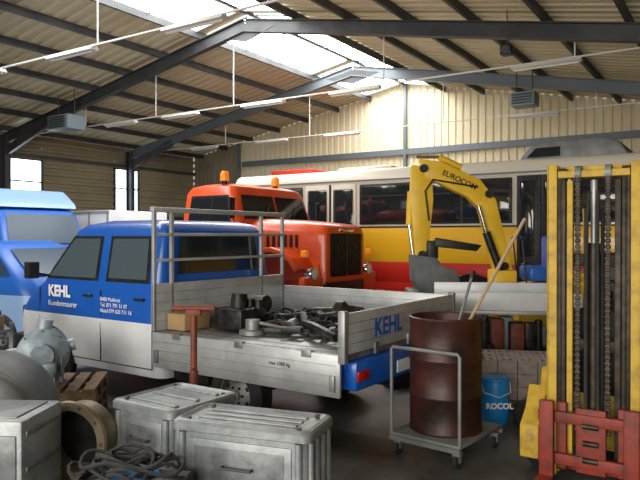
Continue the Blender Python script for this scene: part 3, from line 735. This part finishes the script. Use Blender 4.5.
b.box(.0,.12,-.26,-.12,.1,.24,G_,.03)
b.done()
b=B('parts_shelf',loc=(-3.57,6.5,0),rz=math.radians(5))
for z in (.3,.85): b.box(-.4,.4,-.25,.25,z-.03,z,M['greyp'])
for x in (-.38,.38):
    for y in (-.23,.23): b.box(x-.02,x+.02,y-.02,y+.02,0,.9,M['greyp'])
b.box(-.2,.36,-.2,.1,.85,.99,M['card'],.006); b.box(-.3,.1,-.15,.15,.99,1.08,M['card'],.006)
b.cyl((.2,.0,.99),(.22,.05,1.2),.06,M['oily']); b.cyl((-.2,.0,1.08),(-.12,.05,1.22),.09,M['black']); b.torus((.25,-.05,1.02),(0,-.4,1),.10,.03,M['black'])
for i in range(5): b.cyl((-.3+i*.14,-.1,.3),(-.3+i*.14,-.1,.5+.05*(i%3)),.05,random.choice([M['busred'],M['greyp'],M['oily']]))
b.done()
# ---------------------------------------------------------------- background left vehicles
b=B('blue_delivery_truck',loc=(-6.15,13.7,0),rz=math.radians(-38))
b.loft([(.5,-1.0,.85,.95,.2),(1.45,-1.0,.9,.98,.22),(1.6,-1.0,.85,.96,.2),(2.3,-.95,.45,.84,.15),(2.38,-.85,.3,.75,.15)],[M['midblue']])
b.poly([(.845,-.82,1.65),(.845,.82,1.65),(.50,.72,2.25),(.50,-.72,2.25)],M['glassd'])
for sg in (-1,1):
    b.poly([(-.8,sg*.965,1.62),(.6,sg*.965,1.62),(.35,sg*.88,2.22),(-.75,sg*.88,2.22)],M['glassd'])
    b.wheel((.2,sg*.85,.38),(0,sg,0),.38,.22,M['white']); b.wheel((-3.2,sg*.85,.38),(0,sg,0),.38,.22,M['white'])
    b.box(.35,.42,sg*1.05-.08,sg*1.05+.08,1.6,1.95,M['black'],.02)
b.prism([(-.95,2.38),(.45,2.38),(.35,2.50),(-.1,2.78),(-.95,2.80)],-.88,.88,M['ltblue'],bev=.05)
b.box(.86,.96,-.95,.95,.42,.68,M['black'],.03); b.box(.88,.91,-.5,.5,.85,1.1,M['black'],.01)
for sg in (-1,1): b.box(.86,.92,sg*.72-.14,sg*.72+.14,.85,1.05,M['chrome'],.02)
b.box(-4.2,-1.1,-1.0,1.0,.75,.9,M['greyp'],.01); b.box(-4.2,-1.1,-1.02,-.98,.9,1.3,M['alu'],.01); b.box(-4.2,-1.1,.98,1.02,.9,1.3,M['alu'],.01)
b.done()
b=B('small_blue_van',loc=(-4.80,10.8,0),rz=math.radians(-25)); vb=M['midblue']
b.loft([(.25,-1.6,.8,.78,.2),(.9,-1.6,.9,.82,.25),(1.15,-1.6,.75,.82,.22),(1.65,-1.5,.1,.68,.2),(1.72,-1.35,-.1,.58,.2)],[M['ltblue'],vb,vb,vb])
b.poly([(.74,-.66,1.2),(.74,.66,1.2),(.19,.56,1.60),(.19,-.56,1.60)],M['glassd'])
for sg in (-1,1):
    b.poly([(-1.4,sg*.825,1.2),(.50,sg*.825,1.2),(.05,sg*.725,1.60),(-1.35,sg*.725,1.60)],M['glassd'])
    b.wheel((.3,sg*.74,.3),(0,sg,0),.3,.18,M['alud']); b.wheel((-1.15,sg*.74,.3),(0,sg,0),.3,.18,M['alud'])
    b.box(.84,.89,sg*.55-.12,sg*.55+.12,.72,.86,M['chrome'],.02)
b.done()
b=B('white_box_trailer',loc=(-6.2,16.9,0),rz=TH)
b.box(-1.0,2.2,-.9,.9,.75,2.40,M['white'],.03)
for x in (-.95,-.1,.75,1.5,2.15): b.box(x-.03,x+.03,-.92,-.9,.78,2.38,M['alu'])
b.box(-1.0,2.2,-.92,-.9,2.33,2.39,M['alu'])
for sg in (-1,1): b.wheel((.3,sg*.8,.36),(0,sg,0),.36,.2,M['greyp'])
b.box(-1.0,2.6,-.05,.05,.55,.7,M['steel']); b.box(-.9,1.5,-.7,.7,.62,.76,M['steel'])
b.done()
# ---------------------------------------------------------------- light & world
w=D.worlds.new('w'); SC.world=w; w.use_nodes=True
w.node_tree.nodes['Background'].inputs[0].default_value=(1,.97,.92,1); w.node_tree.nodes['Background'].inputs[1].default_value=.8
def area(name,loc,tgt,sx,sy_,pw,col):
    l=D.lights.new(name,'AREA'); l.shape='RECTANGLE'; l.size=sx; l.size_y=sy_; l.energy=pw; l.color=col
    o=D.objects.new(name,l); SC.collection.objects.link(o); o.location=loc
    o.rotation_euler=(Vector(tgt)-Vector(loc)).to_track_quat('-Z','Y').to_euler()
area('gate_daylight',hall(-2.5,-4.3,2.4),hall(-5,9,1.4),9,3.6,850,(1,.94,.86))
# ---------------------------------------------------------------- camera
c=D.cameras.new('cam'); c.sensor_width=36; c.lens=36*650/640; c.clip_end=200
o=D.objects.new('camera',c); SC.collection.objects.link(o); o.location=(0,0,1.8); o.rotation_euler=(math.radians(90)-math.atan(4/650),0,0)
SC.camera=o
